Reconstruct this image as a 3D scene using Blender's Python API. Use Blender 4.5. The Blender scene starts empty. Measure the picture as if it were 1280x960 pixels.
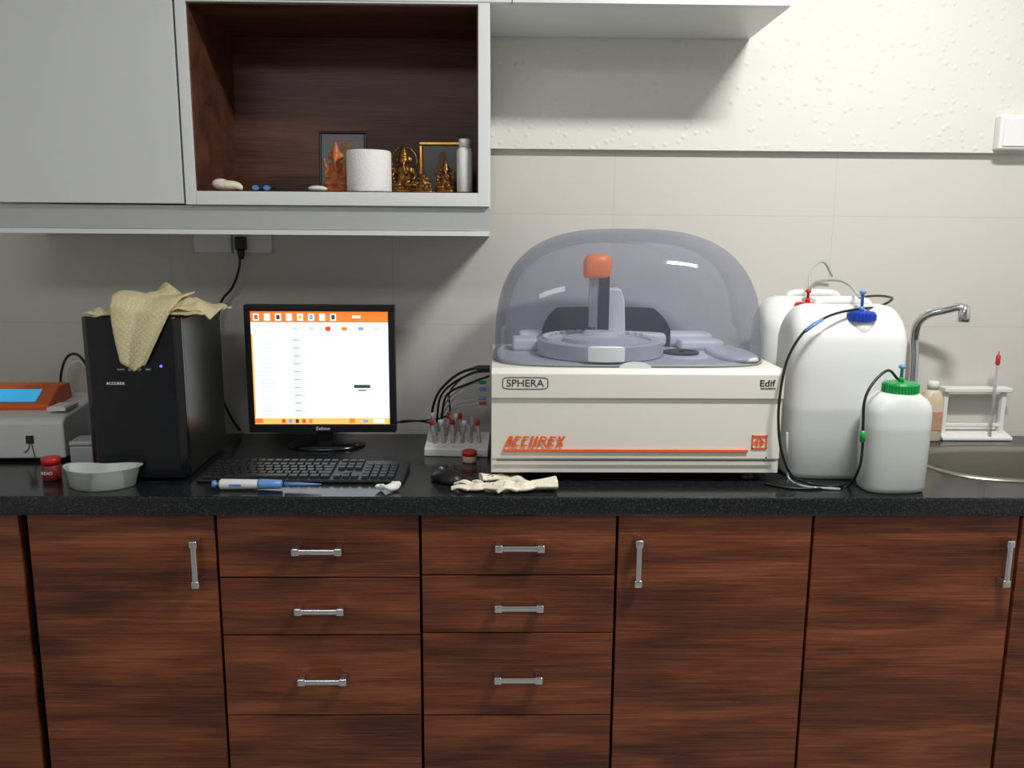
import bpy,bmesh,math,random
from mathutils import Vector,Matrix,noise
random.seed(7)
pi=math.pi
# ------------------------------------------------------------ camera calibration
F=1040.0
CT=0.85                     # worktop height
CAM=Vector((0,-1.71,CT+0.548))
R=Matrix.Rotation(math.radians(-1.0),3,'Z')@Matrix.Rotation(pi/2-math.radians(10),3,'X')@Matrix.Rotation(math.radians(0.4),3,'Z')
def ray(u,v): return R@Vector(((u-640)/F,(480-v)/F,-1))
def W(u,v,Y):
    d=ray(u,v); return CAM+d*((Y-CAM.y)/d.y)
def G(u,v,z=CT):
    d=ray(u,v); return CAM+d*((z-CAM.z)/d.z)
WY=0.585                    # back wall
YF=0.245                    # wall cabinet front
sc=bpy.context.scene
sc.view_settings.view_transform='Standard'
col=sc.collection
# ------------------------------------------------------------ materials
def lin(c):
    return tuple(((x/255)/12.92 if x/255<=0.04045 else ((x/255+0.055)/1.055)**2.4) for x in c)+(1,)
def M(name,c,rough=0.5,metal=0.0,var=0.06,scale=12,emit=0,trans=0,alpha=1,bump=0,bscale=80,coat=0,sss=0):
    m=bpy.data.materials.new(name); m.use_nodes=True
    nt=m.node_tree; b=nt.nodes['Principled BSDF']
    c=lin(c)
    tc=nt.nodes.new('ShaderNodeTexCoord')
    no=nt.nodes.new('ShaderNodeTexNoise'); no.inputs['Scale'].default_value=scale; no.inputs['Detail'].default_value=3
    nt.links.new(tc.outputs['Object'],no.inputs['Vector'])
    mx=nt.nodes.new('ShaderNodeMix'); mx.data_type='RGBA'
    mx.inputs['A'].default_value=tuple(x*(1-var) for x in c[:3])+(1,)
    mx.inputs['B'].default_value=tuple(min(1,x*(1+var)) for x in c[:3])+(1,)
    nt.links.new(no.outputs['Fac'],mx.inputs['Factor'])
    nt.links.new(mx.outputs['Result'],b.inputs['Base Color'])
    b.inputs['Roughness'].default_value=rough; b.inputs['Metallic'].default_value=metal
    b.inputs['Transmission Weight'].default_value=trans; b.inputs['Alpha'].default_value=alpha
    b.inputs['Coat Weight'].default_value=coat
    if sss:
        b.inputs['Subsurface Weight'].default_value=sss; b.inputs['Subsurface Radius'].default_value=(1,1,1); b.inputs['Subsurface Scale'].default_value=.03
    if emit:
        nt.links.new(mx.outputs['Result'],b.inputs['Emission Color']); b.inputs['Emission Strength'].default_value=emit
    if bump:
        n2=nt.nodes.new('ShaderNodeTexNoise'); n2.inputs['Scale'].default_value=bscale; n2.inputs['Detail'].default_value=3
        nt.links.new(tc.outputs['Object'],n2.inputs['Vector'])
        bp=nt.nodes.new('ShaderNodeBump'); bp.inputs['Strength'].default_value=bump; bp.inputs['Distance'].default_value=0.004
        nt.links.new(n2.outputs['Fac'],bp.inputs['Height']); nt.links.new(bp.outputs['Normal'],b.inputs['Normal'])
    return m
def wood(name,stops,rough=0.38,sx=1.3):
    m=bpy.data.materials.new(name); m.use_nodes=True; nt=m.node_tree; b=nt.nodes['Principled BSDF']; L=nt.links.new
    tc=nt.nodes.new('ShaderNodeTexCoord'); oi=nt.nodes.new('ShaderNodeObjectInfo')
    ad=nt.nodes.new('ShaderNodeVectorMath'); ad.operation='MULTIPLY_ADD'
    cb=nt.nodes.new('ShaderNodeCombineXYZ')
    for i in range(3): L(oi.outputs['Random'],cb.inputs[i])
    ad.inputs[1].default_value=(7,3,5); L(cb.outputs[0],ad.inputs[0]); L(tc.outputs['Object'],ad.inputs[2])
    mp=nt.nodes.new('ShaderNodeMapping'); mp.inputs['Scale'].default_value=(sx,8,8); L(ad.outputs[0],mp.inputs['Vector'])
    n1=nt.nodes.new('ShaderNodeTexNoise'); n1.inputs['Scale'].default_value=1.7; n1.inputs['Detail'].default_value=4; n1.inputs['Roughness'].default_value=.5; n1.inputs['Distortion'].default_value=.6
    L(mp.outputs[0],n1.inputs['Vector'])
    mp2=nt.nodes.new('ShaderNodeMapping'); mp2.inputs['Scale'].default_value=(5,60,240); L(ad.outputs[0],mp2.inputs['Vector'])
    n2=nt.nodes.new('ShaderNodeTexNoise'); n2.inputs['Scale'].default_value=1.5; n2.inputs['Detail'].default_value=5; L(mp2.outputs[0],n2.inputs['Vector'])
    ma=nt.nodes.new('ShaderNodeMath'); ma.operation='MULTIPLY_ADD'; ma.inputs[1].default_value=.46; L(n2.outputs['Fac'],ma.inputs[0])
    m2=nt.nodes.new('ShaderNodeMath'); m2.operation='MULTIPLY'; m2.inputs[1].default_value=.60; L(n1.outputs['Fac'],m2.inputs[0]); L(m2.outputs[0],ma.inputs[2])
    cr=nt.nodes.new('ShaderNodeValToRGB'); e=cr.color_ramp.elements
    e[0].position=stops[0][0]; e[0].color=lin(stops[0][1]); e[1].position=stops[-1][0]; e[1].color=lin(stops[-1][1])
    for p,c in stops[1:-1]:
        x=e.new(p); x.color=lin(c)
    L(ma.outputs[0],cr.inputs[0]); L(cr.outputs[0],b.inputs['Base Color']); b.inputs['Roughness'].default_value=rough
    return m
def granite():
    m=bpy.data.materials.new('black_granite'); m.use_nodes=True; nt=m.node_tree; b=nt.nodes['Principled BSDF']; L=nt.links.new
    tc=nt.nodes.new('ShaderNodeTexCoord')
    v=nt.nodes.new('ShaderNodeTexVoronoi'); v.inputs['Scale'].default_value=420; L(tc.outputs['Object'],v.inputs['Vector'])
    n=nt.nodes.new('ShaderNodeTexNoise'); n.inputs['Scale'].default_value=230; n.inputs['Detail'].default_value=5; L(tc.outputs['Object'],n.inputs['Vector'])
    cr=nt.nodes.new('ShaderNodeValToRGB'); cr.color_ramp.elements[0].position=.5; cr.color_ramp.elements[0].color=lin((22,24,26)); cr.color_ramp.elements[1].position=.78; cr.color_ramp.elements[1].color=lin((56,59,60))
    L(n.outputs['Fac'],cr.inputs[0])
    sp=nt.nodes.new('ShaderNodeSeparateColor'); L(v.outputs['Color'],sp.inputs[0])
    g=nt.nodes.new('ShaderNodeMath'); g.operation='GREATER_THAN'; g.inputs[1].default_value=.95; L(sp.outputs[0],g.inputs[0])
    mx=nt.nodes.new('ShaderNodeMix'); mx.data_type='RGBA'; mx.inputs['B'].default_value=lin((64,66,66)); L(g.outputs[0],mx.inputs['Factor']); L(cr.outputs[0],mx.inputs['A'])
    L(mx.outputs['Result'],b.inputs['Base Color']); b.inputs['Roughness'].default_value=.16
    return m
def tilemat():
    m=bpy.data.materials.new('glossy_wall_tile'); m.use_nodes=True; nt=m.node_tree; b=nt.nodes['Principled BSDF']; L=nt.links.new
    tc=nt.nodes.new('ShaderNodeTexCoord'); s=nt.nodes.new('ShaderNodeSeparateXYZ'); L(tc.outputs['Object'],s.inputs[0])
    c=nt.nodes.new('ShaderNodeCombineXYZ')
    ax=nt.nodes.new('ShaderNodeMath'); ax.inputs[1].default_value=-W(768,230,WY).x+4.8; L(s.outputs['X'],ax.inputs[0])
    az=nt.nodes.new('ShaderNodeMath'); az.inputs[1].default_value=-W(1000,270,WY).z+2.7; L(s.outputs['Z'],az.inputs[0])
    L(ax.outputs[0],c.inputs[0]); L(az.outputs[0],c.inputs[1])
    br=nt.nodes.new('ShaderNodeTexBrick'); br.offset=0; br.inputs['Scale'].default_value=1; br.inputs['Brick Width'].default_value=.60; br.inputs['Row Height'].default_value=.30
    br.inputs['Mortar Size'].default_value=.0011; br.inputs['Mortar Smooth'].default_value=.6; br.inputs['Color1'].default_value=lin((205,201,193)); br.inputs['Color2'].default_value=lin((207,203,196)); br.inputs['Mortar'].default_value=lin((187,184,176))
    L(c.outputs[0],br.inputs['Vector']); L(br.outputs['Color'],b.inputs['Base Color']); b.inputs['Roughness'].default_value=.22
    return m
def plaster():
    m=bpy.data.materials.new('textured_plaster'); m.use_nodes=True; nt=m.node_tree; b=nt.nodes['Principled BSDF']; L=nt.links.new
    tc=nt.nodes.new('ShaderNodeTexCoord'); b.inputs['Base Color'].default_value=lin((217,215,207)); b.inputs['Roughness'].default_value=.7
    v=nt.nodes.new('ShaderNodeTexVoronoi'); v.inputs['Scale'].default_value=38; L(tc.outputs['Object'],v.inputs['Vector'])
    cr=nt.nodes.new('ShaderNodeValToRGB'); cr.color_ramp.elements[0].position=.05; cr.color_ramp.elements[0].color=(1,1,1,1); cr.color_ramp.elements[1].position=.3; cr.color_ramp.elements[1].color=(0,0,0,1)
    L(v.outputs['Distance'],cr.inputs[0])
    n=nt.nodes.new('ShaderNodeTexNoise'); n.inputs['Scale'].default_value=30; n.inputs['Detail'].default_value=4; L(tc.outputs['Object'],n.inputs['Vector'])
    a=nt.nodes.new('ShaderNodeMath'); a.operation='MULTIPLY'; L(cr.outputs[0],a.inputs[0]); L(n.outputs['Fac'],a.inputs[1])
    bp=nt.nodes.new('ShaderNodeBump'); bp.inputs['Strength'].default_value=.5; bp.inputs['Distance'].default_value=.006; L(a.outputs[0],bp.inputs['Height']); L(bp.outputs[0],b.inputs['Normal'])
    return m
def liquidmat(name,top,bot,level,rough=.3,sss=.4,soft=.006):
    m=M(name,top,rough,var=.03,sss=sss); nt=m.node_tree; b=nt.nodes['Principled BSDF']; L=nt.links.new
    tc=nt.nodes.new('ShaderNodeTexCoord'); s=nt.nodes.new('ShaderNodeSeparateXYZ'); L(tc.outputs['Object'],s.inputs[0])
    mr=nt.nodes.new('ShaderNodeMapRange'); mr.inputs['From Min'].default_value=level-soft; mr.inputs['From Max'].default_value=level+soft; L(s.outputs['Z'],mr.inputs['Value'])
    mx=nt.nodes.new('ShaderNodeMix'); mx.data_type='RGBA'; mx.inputs['A'].default_value=lin(bot); mx.inputs['B'].default_value=lin(top)
    L(mr.outputs[0],mx.inputs['Factor']); L(mx.outputs['Result'],b.inputs['Base Color'])
    return m
def clothmat():
    m=M('yellow_beige_cotton',(220,209,168),.95,var=.08,scale=45,bump=.7,bscale=330); nt=m.node_tree; b=nt.nodes['Principled BSDF']; L=nt.links.new
    src=b.inputs['Base Color'].links[0].from_socket
    tc=nt.nodes.new('ShaderNodeTexCoord'); ck=nt.nodes.new('ShaderNodeTexChecker'); ck.inputs['Scale'].default_value=150; L(tc.outputs['Object'],ck.inputs['Vector'])
    mx=nt.nodes.new('ShaderNodeMix'); mx.data_type='RGBA'; mx.blend_type='MULTIPLY'; mx.inputs['Factor'].default_value=.3; L(src,mx.inputs['A']); L(ck.outputs['Color'],mx.inputs['B'])
    ck.inputs['Color1'].default_value=(1,1,1,1); ck.inputs['Color2'].default_value=(.7,.64,.46,1)
    L(mx.outputs['Result'],b.inputs['Base Color']); return m
def clear(name,c,dif=.15,difc=(120,120,130),gl=.08,rough=.03,fr=.6):
    m=bpy.data.materials.new(name); m.use_nodes=True; nt=m.node_tree; nt.nodes.clear(); L=nt.links.new
    o=nt.nodes.new('ShaderNodeOutputMaterial'); t=nt.nodes.new('ShaderNodeBsdfTransparent'); t.inputs[0].default_value=lin(c)
    d=nt.nodes.new('ShaderNodeBsdfDiffuse'); 
    tc=nt.nodes.new('ShaderNodeTexCoord'); no=nt.nodes.new('ShaderNodeTexNoise'); no.inputs['Scale'].default_value=5; L(tc.outputs['Object'],no.inputs[0])
    cm=nt.nodes.new('ShaderNodeMix'); cm.data_type='RGBA'; q=lin(difc); cm.inputs['A'].default_value=tuple(x*.93 for x in q[:3])+(1,); cm.inputs['B'].default_value=tuple(x*1.07 for x in q[:3])+(1,)
    L(no.outputs['Fac'],cm.inputs['Factor']); L(cm.outputs['Result'],d.inputs[0])
    g=nt.nodes.new('ShaderNodeBsdfGlossy'); g.inputs['Roughness'].default_value=rough
    m1=nt.nodes.new('ShaderNodeMixShader'); m1.inputs[0].default_value=dif; L(t.outputs[0],m1.inputs[1]); L(d.outputs[0],m1.inputs[2])
    lw=nt.nodes.new('ShaderNodeLayerWeight'); lw.inputs[0].default_value=.25
    mu=nt.nodes.new('ShaderNodeMath'); mu.operation='MULTIPLY_ADD'; mu.inputs[1].default_value=fr; mu.inputs[2].default_value=gl; mu.use_clamp=True; L(lw.outputs['Fresnel'],mu.inputs[0])
    m2=nt.nodes.new('ShaderNodeMixShader'); L(mu.outputs[0],m2.inputs[0]); L(m1.outputs[0],m2.inputs[1]); L(g.outputs[0],m2.inputs[2])
    L(m2.outputs[0],o.inputs[0]); return m
mWood=wood('red_brown_wood_laminate',[(.38,(66,29,16)),(.47,(94,45,25)),(.56,(116,60,34)),(.68,(146,84,50))])
mWoodD=wood('dark_wood_lining',[(.38,(60,33,22)),(.52,(88,52,36)),(.68,(112,71,51))],.45)
mGran=granite(); mTile=tilemat(); mPlas=plaster()
mLam=M('white_laminate',(218,220,218),.35,var=.02,scale=3)
mLam2=M('white_laminate_edge',(224,226,224),.4,var=.02)
mPanel=M('pelmet_laminate',(180,182,182),.4,var=.02)
mDark=M('dark_carcass',(24,14,11),.8)
mChrome=M('chrome',(215,217,220),.16,1.0,var=.02)
mSteel=M('brushed_steel',(150,146,138),.34,1.0,var=.05)
mFloor=M('floor_tile',(170,168,162),.3)
mCeil=M('ceiling_paint',(226,226,222),.9,var=.02)
mBlk=M('black_plastic',(17,18,20),.42,var=.1)
mBlkG=M('glossy_black_plastic',(13,14,18),.2,var=.1)
mBlkM=M('black_painted_steel',(30,33,24),.3,var=.1)
mWhite=M('white_plastic',(228,228,226),.4,var=.02)
mCream=M('cream_housing',(226,222,211),.38,var=.02,scale=4)
mGrey=M('grey_deck_plastic',(202,203,208),.45,var=.04)
mGreyD=M('mid_grey_plastic',(140,142,146),.45,var=.04)
mLGrey=M('light_grey_plastic',(228,229,231),.45,var=.03)
mOr=M('orange_plastic',(222,104,50),.4,var=.04)
mOrB=M('glowing_orange_plastic',(255,124,26),.4,var=.04,emit=.1)  # orange plastic with a faint added glow that brightens the arm cap
mOrT=M('orange_print',(238,100,30),.6,var=.02)
mInk=M('dark_print',(40,40,42),.6,var=.02)
mWInk=M('faint_glow_white_print',(215,215,215),.6,var=.02,emit=.05)  # white lettering with slight emission added to lift its brightness
mBlue=M('blue_cap_plastic',(24,60,170),.35,var=.05)
mLBlue=M('light_blue_plastic',(100,148,205),.35,var=.05)
mGreen=M('green_cap_plastic',(16,150,70),.35,var=.05)
mRed=M('red_plastic',(196,44,36),.4,var=.06)
mPaper=M('tissue_paper',(238,236,234),.9,var=.02,bump=.4,bscale=300)
mBrass=M('aged_brass',(128,88,44),.35,.8,var=.5,scale=60)
mTerra=M('orange_clay',(190,110,62),.5,.1,var=.25,scale=60)
mGold=M('gold_frame_paint',(190,140,60),.3,.85,var=.2,scale=50)
mPic=M('dark_picture',(16,17,15),.3,var=.5,scale=40)
mPicR=M('maroon_picture',(34,20,16),.3,var=.7,scale=50)
mCloth=clothmat()
mGlove=M('cream_latex',(236,229,208),.5,var=.05,bump=.3,bscale=120)
mTube=clear('clear_silicone_tubing',(228,230,229),.5,(218,221,219),.05,.15)
mTray=clear('translucent_milky_plastic',(236,240,236),.55,(236,240,234),.06,.15,.35)
mGlass=clear('tube_glass',(235,235,235),.4,(232,232,232),.06)
mDome=clear('smoked_acrylic_dome',(230,232,240),.17,(160,165,182),.025,.05,.26)
mDomeEdge=clear('acrylic_guard',(225,227,232),.35,(215,215,218),.05)
mScreenW=M('screen_white',(244,248,252),.6,var=.01,emit=.98)
mScreenG=M('screen_table',(226,240,248),.6,var=.02,emit=.92)
mScreenL=M('screen_row_line',(196,216,226),.6,var=.02,emit=.8)
mScreenO=M('screen_orange',(240,125,50),.6,var=.02,emit=.8)
mScreenY=M('screen_yellow',(250,190,100),.6,var=.02,emit=.85)
mScreenB=M('screen_blue',(130,170,215),.6,var=.02,emit=.7)
mScreenK=M('screen_dark',(80,85,90),.6,var=.02,emit=.3)
mScreenR=M('screen_red',(225,80,60),.6,var=.02,emit=.7)
mLCD=M('lcd_cyan',(60,165,215),.3,var=.05,emit=.6)
mLED=M('blue_led',(60,60,255),.3,var=.01,emit=6)
mBlood=M('dark_red_sample',(150,44,36),.3,var=.1)
mSerum=M('pale_serum_sample',(222,190,172),.3,var=.05)
mJar=M('red_brown_label',(128,40,34),.5,var=.15,scale=60)
mPink=M('yellowish_lotion_plastic',(212,196,170),.4,var=.05)
mPinkL=M('pale_printed_label',(190,150,122),.5,var=.25,scale=90)
mTin=M('grey_tin',(188,192,192),.4,.1,var=.08)
# ------------------------------------------------------------ mesh helpers
def prop(o,label=None,cat=None,group=None,kind=None):
    if label:o['label']=label
    if cat:o['category']=cat
    if group:o['group']=group
    if kind:o['kind']=kind
def thing(name,label,cat,loc,rot=0,group=None):
    o=bpy.data.objects.new(name,None); o.empty_display_size=.02; o.location=loc; o.rotation_euler=(0,0,rot); col.objects.link(o); prop(o,label,cat,group); return o
def part(parent,name,bm,mat,smooth=False,bevel=0,label=None,segs=2,loc=None,mods=None,kind=None):
    me=bpy.data.meshes.new(name); bmesh.ops.recalc_face_normals(bm,faces=bm.faces); bm.to_mesh(me); bm.free()
    for m in (mat if isinstance(mat,list) else [mat]): me.materials.append(m)
    if smooth:
        for p in me.polygons:p.use_smooth=True
    o=bpy.data.objects.new(name,me); col.objects.link(o)
    if parent:o.parent=parent
    if loc is not None:o.location=loc
    if bevel:
        b=o.modifiers.new('bevel','BEVEL'); b.width=bevel; b.segments=segs; b.limit_method='ANGLE'; b.angle_limit=.6
        for p in me.polygons:p.use_smooth=True
        w=o.modifiers.new('wn','WEIGHTED_NORMAL'); w.keep_sharp=False
    prop(o,label,kind=kind)
    return o
def solo(name,label,cat,bm,mat,loc=(0,0,0),rot=(0,0,0),group=None,**k):
    o=part(None,name,bm,mat,**k); o.location=loc; o.rotation_euler=rot; prop(o,label,cat,group); return o
def B(): return bmesh.new()
def box(bm,x0,x1,y0,y1,z0,z1,mi=0):
    v=[bm.verts.new(p) for p in ((x0,y0,z0),(x1,y0,z0),(x1,y1,z0),(x0,y1,z0),(x0,y0,z1),(x1,y0,z1),(x1,y1,z1),(x0,y1,z1))]
    for f in ((0,3,2,1),(4,5,6,7),(0,1,5,4),(1,2,6,5),(2,3,7,6),(3,0,4,7)):
        bm.faces.new([v[i] for i in f]).material_index=mi
    return bm
def prism(bm,pts,a,b,axis='x',mi=0):
    def P(p,t): return {'x':(t,p[0],p[1]),'y':(p[0],t,p[1]),'z':(p[0],p[1],t)}[axis]
    A=[bm.verts.new(P(p,a)) for p in pts]; C=[bm.verts.new(P(p,b)) for p in pts]; n=len(pts)
    bm.faces.new(A).material_index=mi; bm.faces.new(C[::-1]).material_index=mi
    for i in range(n): bm.faces.new((A[i],A[(i+1)%n],C[(i+1)%n],C[i])).material_index=mi
    return bm
def sring(a,b,n,seg,cx=0,cy=0):
    out=[]
    for i in range(seg):
        t=2*pi*i/seg; c,s=math.cos(t),math.sin(t)
        out.append((cx+a*math.copysign(abs(c)**(2/n),c),cy+b*math.copysign(abs(s)**(2/n),s)))
    return out
def stack(bm,lv,seg=40,mi=0,cap0=True,cap1=True):
    rings=[]
    for l in lv:
        z,a,b,n=l[:4]; cx=l[4] if len(l)>4 else 0; cy=l[5] if len(l)>5 else 0
        rings.append([bm.verts.new((x,y,z)) for x,y in sring(a,b,n,seg,cx,cy)])
    for r0,r1 in zip(rings,rings[1:]):
        for i in range(seg): bm.faces.new((r0[i],r0[(i+1)%seg],r1[(i+1)%seg],r1[i])).material_index=mi
    if cap0:bm.faces.new(rings[0][::-1]).material_index=mi
    if cap1:bm.faces.new(rings[-1]).material_index=mi
    return bm
def lathe(bm,prof,cx=0,cy=0,seg=28,mi=0,**k):
    return stack(bm,[(z,max(r,1e-4),max(r,1e-4),2,cx,cy) for r,z in prof],seg,mi,**k)
def cr(pts,sm):
    P=[Vector(p) for p in pts]; 
    if sm<=1 or len(P)<3:return P
    Q=[P[0]*2-P[1]]+P+[P[-1]*2-P[-2]]; out=[]
    for i in range(1,len(Q)-2):
        for k in range(sm):
            t=k/sm; a,b,c,d=Q[i-1],Q[i],Q[i+1],Q[i+2]
            out.append(.5*((2*b)+(c-a)*t+(2*a-5*b+4*c-d)*t*t+(3*b-a-3*c+d)*t**3))
    out.append(P[-1]); return out
def tube(bm,pts,r,seg=8,sm=6,mi=0,flat=1):
    P=cr(pts,sm); n=len(P); rings=[]; up=None
    for i,p in enumerate(P):
        d=(P[min(i+1,n-1)]-P[max(i-1,0)]); d=d.normalized() if d.length>1e-9 else Vector((0,0,1))
        if up is None:
            up=Vector((0,0,1)) if abs(d.z)<.9 else Vector((0,1,0))
        up=(up-d*up.dot(d)); up=up.normalized(); s=d.cross(up)
        rr=r(i/(n-1)) if callable(r) else r
        rings.append([bm.verts.new(p+(s*math.cos(2*pi*k/seg)+up*math.sin(2*pi*k/seg)*flat)*rr) for k in range(seg)])
    for a,b in zip(rings,rings[1:]):
        for k in range(seg): bm.faces.new((a[k],a[(k+1)%seg],b[(k+1)%seg],b[k])).material_index=mi
    bm.faces.new(rings[0][::-1]).material_index=mi; bm.faces.new(rings[-1]).material_index=mi
    return bm
def ell(bm,c,r,rot=None,mi=0,u=14,v=10):
    M4=Matrix.Translation(c)@(rot.to_4x4() if rot else Matrix.Identity(4))@Matrix.Diagonal((r[0],r[1],r[2],1))
    g=bmesh.ops.create_uvsphere(bm,u_segments=u,v_segments=v,radius=1,matrix=M4)
    for x in g['verts']:
        for f in x.link_faces:f.material_index=mi
    return bm
def remesh(o,vox,sm=3):
    r=o.modifiers.new('remesh','REMESH'); r.mode='VOXEL'; r.voxel_size=vox; r.use_smooth_shade=True
    s=o.modifiers.new('smooth','SMOOTH'); s.iterations=sm; s.factor=.5
def text(parent,name,s,x,z,y,w,h,mat,shear=0,off=0,align='l'):
    c=bpy.data.curves.new(name,'FONT'); c.body=s; c.size=1; c.shear=shear; c.offset=off; c.extrude=.004; c.resolution_u=6
    t=bpy.data.objects.new(name,c); col.objects.link(t); bpy.context.view_layer.update()
    me=bpy.data.meshes.new_from_object(t.evaluated_get(bpy.context.evaluated_depsgraph_get())); bpy.data.objects.remove(t)
    xs=[v.co.x for v in me.vertices]; ys=[v.co.y for v in me.vertices]; x0,x1,y0,y1=min(xs),max(xs),min(ys),max(ys)
    for v in me.vertices:
        X=(v.co.x-x0)/(x1-x0)*w; Z=(v.co.y-y0)/(y1-y0)*h; Yv=-v.co.z*.1
        v.co=(x+X,y+Yv,z+Z)
    me.materials.clear(); me.materials.append(mat); me.name=name
    o=bpy.data.objects.new(name,me); col.objects.link(o); o.parent=parent; return o
# block letters built from strokes (bold italic)
GL={'A':[(0,0,.42,1),(.58,1,1,0),(.2,.3,.8,.3),(.4,.9,.6,.9)],'C':[(1,.9,.1,.9),(.1,1,.1,0),(0,.1,.95,.1)],'U':[(.1,1,.1,0),(0,.1,1,.1),(.9,0,.9,1)],'E':[(.1,0,.1,1),(.1,.9,1,.9),(.1,.5,.85,.5),(.1,.1,1,.1)],'X':[(0,0,.95,1),(.95,0,0,1)]}
def blocktext(parent,s,x,z,y,w,h,mat,shear=.26,bw=.0066):
    bm=B(); n=len(s); cw=w/n
    for i,ch in enumerate(s):
        for j,(a,b,c,d) in enumerate(GL[ch]):
            p=Vector((x+cw*i+a*cw*.70+b*h*shear-h*shear*.3,0,z+b*h)); q=Vector((x+cw*i+c*cw*.70+d*h*shear-h*shear*.3,0,z+d*h))
            hor=abs(p.z-q.z)<1e-6
            if hor:
                o=Vector((shear*bw*.26,0,bw*.26))
                pts=[p-o,q-o,q+o,p+o]
            else:
                o=Vector((bw*.42,0,0)); pts=[p-o,p+o,q+o,q-o]
            prism(bm,[(k.x,k.z) for k in pts],y-.0004-.00003*j,y+.0006,'y')
    return part(parent,'lettering',bm,mat)
# ------------------------------------------------------------ room
def st(name,bm,mat,**k):
    o=part(None,name,bm,mat,**k); o['kind']='structure'; return o
XL,XR=-1.9,2.0; ZC=2.6; YB=-3.0
zt=W(1000,190,WY).z
st('wall_back',box(B(),XL,XR,WY,WY+.12,0,ZC),mTile)
st('trim_1',box(B(),XL,XR,WY-.022,WY,zt,ZC),mPlas,label='textured cream plaster band above the tiles')
st('wall_left',box(B(),XL-.1,XL,YB,WY+.12,0,ZC),mCeil)
st('wall_right',box(B(),XR,XR+.1,YB,WY+.12,0,ZC),mCeil)
st('floor',box(B(),XL-.1,XR+.1,YB,WY+.12,-.1,0),mFloor)
st('ceiling',box(B(),XL-.1,XR+.1,YB,WY+.12,ZC,ZC+.1),mCeil)
# ------------------------------------------------------------ base cabinets
DY=.018
def cx(u,v=700): return W(u,v,DY).x
def handle(parent,x,z,vert,ln=.105):
    bm=B()
    h=ln/2
    if vert:
        box(bm,-.0065,.0065,-.03,-.022,-h,h); box(bm,-.009,.009,-.031,0,-h-.002,-h+.016); box(bm,-.009,.009,-.031,0,h-.016,h+.002)
    else:
        box(bm,-h,h,-.03,-.022,-.0065,.0065); box(bm,-h-.002,-h+.016,-.031,0,-.009,.009); box(bm,h-.016,h+.002,-.031,0,-.009,.009)
    part(parent,'handle',bm,mChrome,bevel=.004,segs=3,label='chrome bar handle',loc=(x,DY,z))
def cabinet(name,label,u0,u1,rows,hnd):
    x0=cx(u0,650); x1=cx(u1,650)
    xm=(x0+x1)/2
    t=thing(name,label,'cabinet',(xm,0,0))
    a,b=x0-xm,x1-xm; zt=CT-.045; zb=.08
    bm=B(); box(bm,a+.001,a+.017,.038,WY-.01,zb,zt); box(bm,b-.017,b-.001,.038,WY-.01,zb,zt); box(bm,a+.017,b-.017,.038,WY-.01,zb,zb+.016); box(bm,a+.017,b-.017,WY-.03,WY-.01,zb+.016,zt)
    box(bm,a+.017,b-.017,.038,.06,zt-.05,zt)
    box(bm,a+.001,b-.001,.07,.09,0,zb)
    part(t,'body',bm,mDark)
    zs=[zt]+[W((u0+u1)/2,v,DY).z for v in rows]+[zb] if rows else [zt,zb]
    g=.0015
    for i,(z1,z0) in enumerate(zip(zs,zs[1:])):
        nm='drawer' if rows else 'door'
        d=part(t,nm,box(B(),a+.003,b-.003,DY,.036,z0+g,z1-g),mWood,bevel=.001,segs=1,label='red-brown wood grain front')
        if rows:
            if i<len(hnd):
                p=W(hnd[i][0],hnd[i][1],DY-.03); q=p.x-xm
                handle(d,q,p.z,False)
        elif hnd:
            p=W(hnd[0][0],hnd[0][1],DY-.03); handle(d,p.x-xm,p.z,True)
    return t
cabinet('base_cabinet','wood grain base cabinet beyond the door cabinet',-240,24,None,None)
cabinet('base_cabinet','wood grain base cabinet with one door and vertical chrome handle',32,269,None,[(242,707)])
cabinet('drawer_cabinet','wood grain four-drawer cabinet under the computer',269,525,[722,794,894],[(395,691),(398,766),(402,854)])
cabinet('drawer_cabinet','wood grain four-drawer cabinet under the analyzer',525,772,[719,791,894],[(650,687),(649,762),(648,852)])
cabinet('base_cabinet','wood grain base cabinet with vertical chrome handle under the analyzer',772,1017,None,[(799,706)])
cabinet('base_cabinet','wood grain base cabinet with vertical handle under the sink',1017,1276,None,[(1262,706)])
cabinet('base_cabinet','wood grain base cabinet at the end of the run',1277,1500,None,None)
# worktop with sink cutout
sk0=G(1148,580); skx=G(1282,580).x; ska=skx-sk0.x; yb=G(1278,558).y; yf=G(1278,604).y; skc=(skx,(yb+yf)/2); skb=(yb-yf)/2
bm=box(B(),XL+.003,XR-.003,0,WY-.002,CT-.042,CT)
wt=solo('worktop','polished black speckled granite worktop with a sink cutout','countertop',bm,mGran)
cut=part(None,'cut',stack(B(),[(CT-.1,ska-.016,skb-.016,2.6,skc[0],skc[1]),(CT+.1,ska-.016,skb-.016,2.6,skc[0],skc[1])],48),mGran)
bo=wt.modifiers.new('b','BOOLEAN'); bo.object=cut; bo.operation='DIFFERENCE'; bo.solver='EXACT'
bpy.context.view_layer.update()
me=bpy.data.meshes.new_from_object(wt.evaluated_get(bpy.context.evaluated_depsgraph_get())); wt.modifiers.clear(); wt.data=me; bpy.data.objects.remove(cut)
bv=wt.modifiers.new('bevel','BEVEL'); bv.width=.007; bv.segments=3; bv.limit_method='ANGLE'
sk=thing('sink','oval stainless steel sink set into the granite worktop','sink',(skc[0],skc[1],CT))
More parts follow.
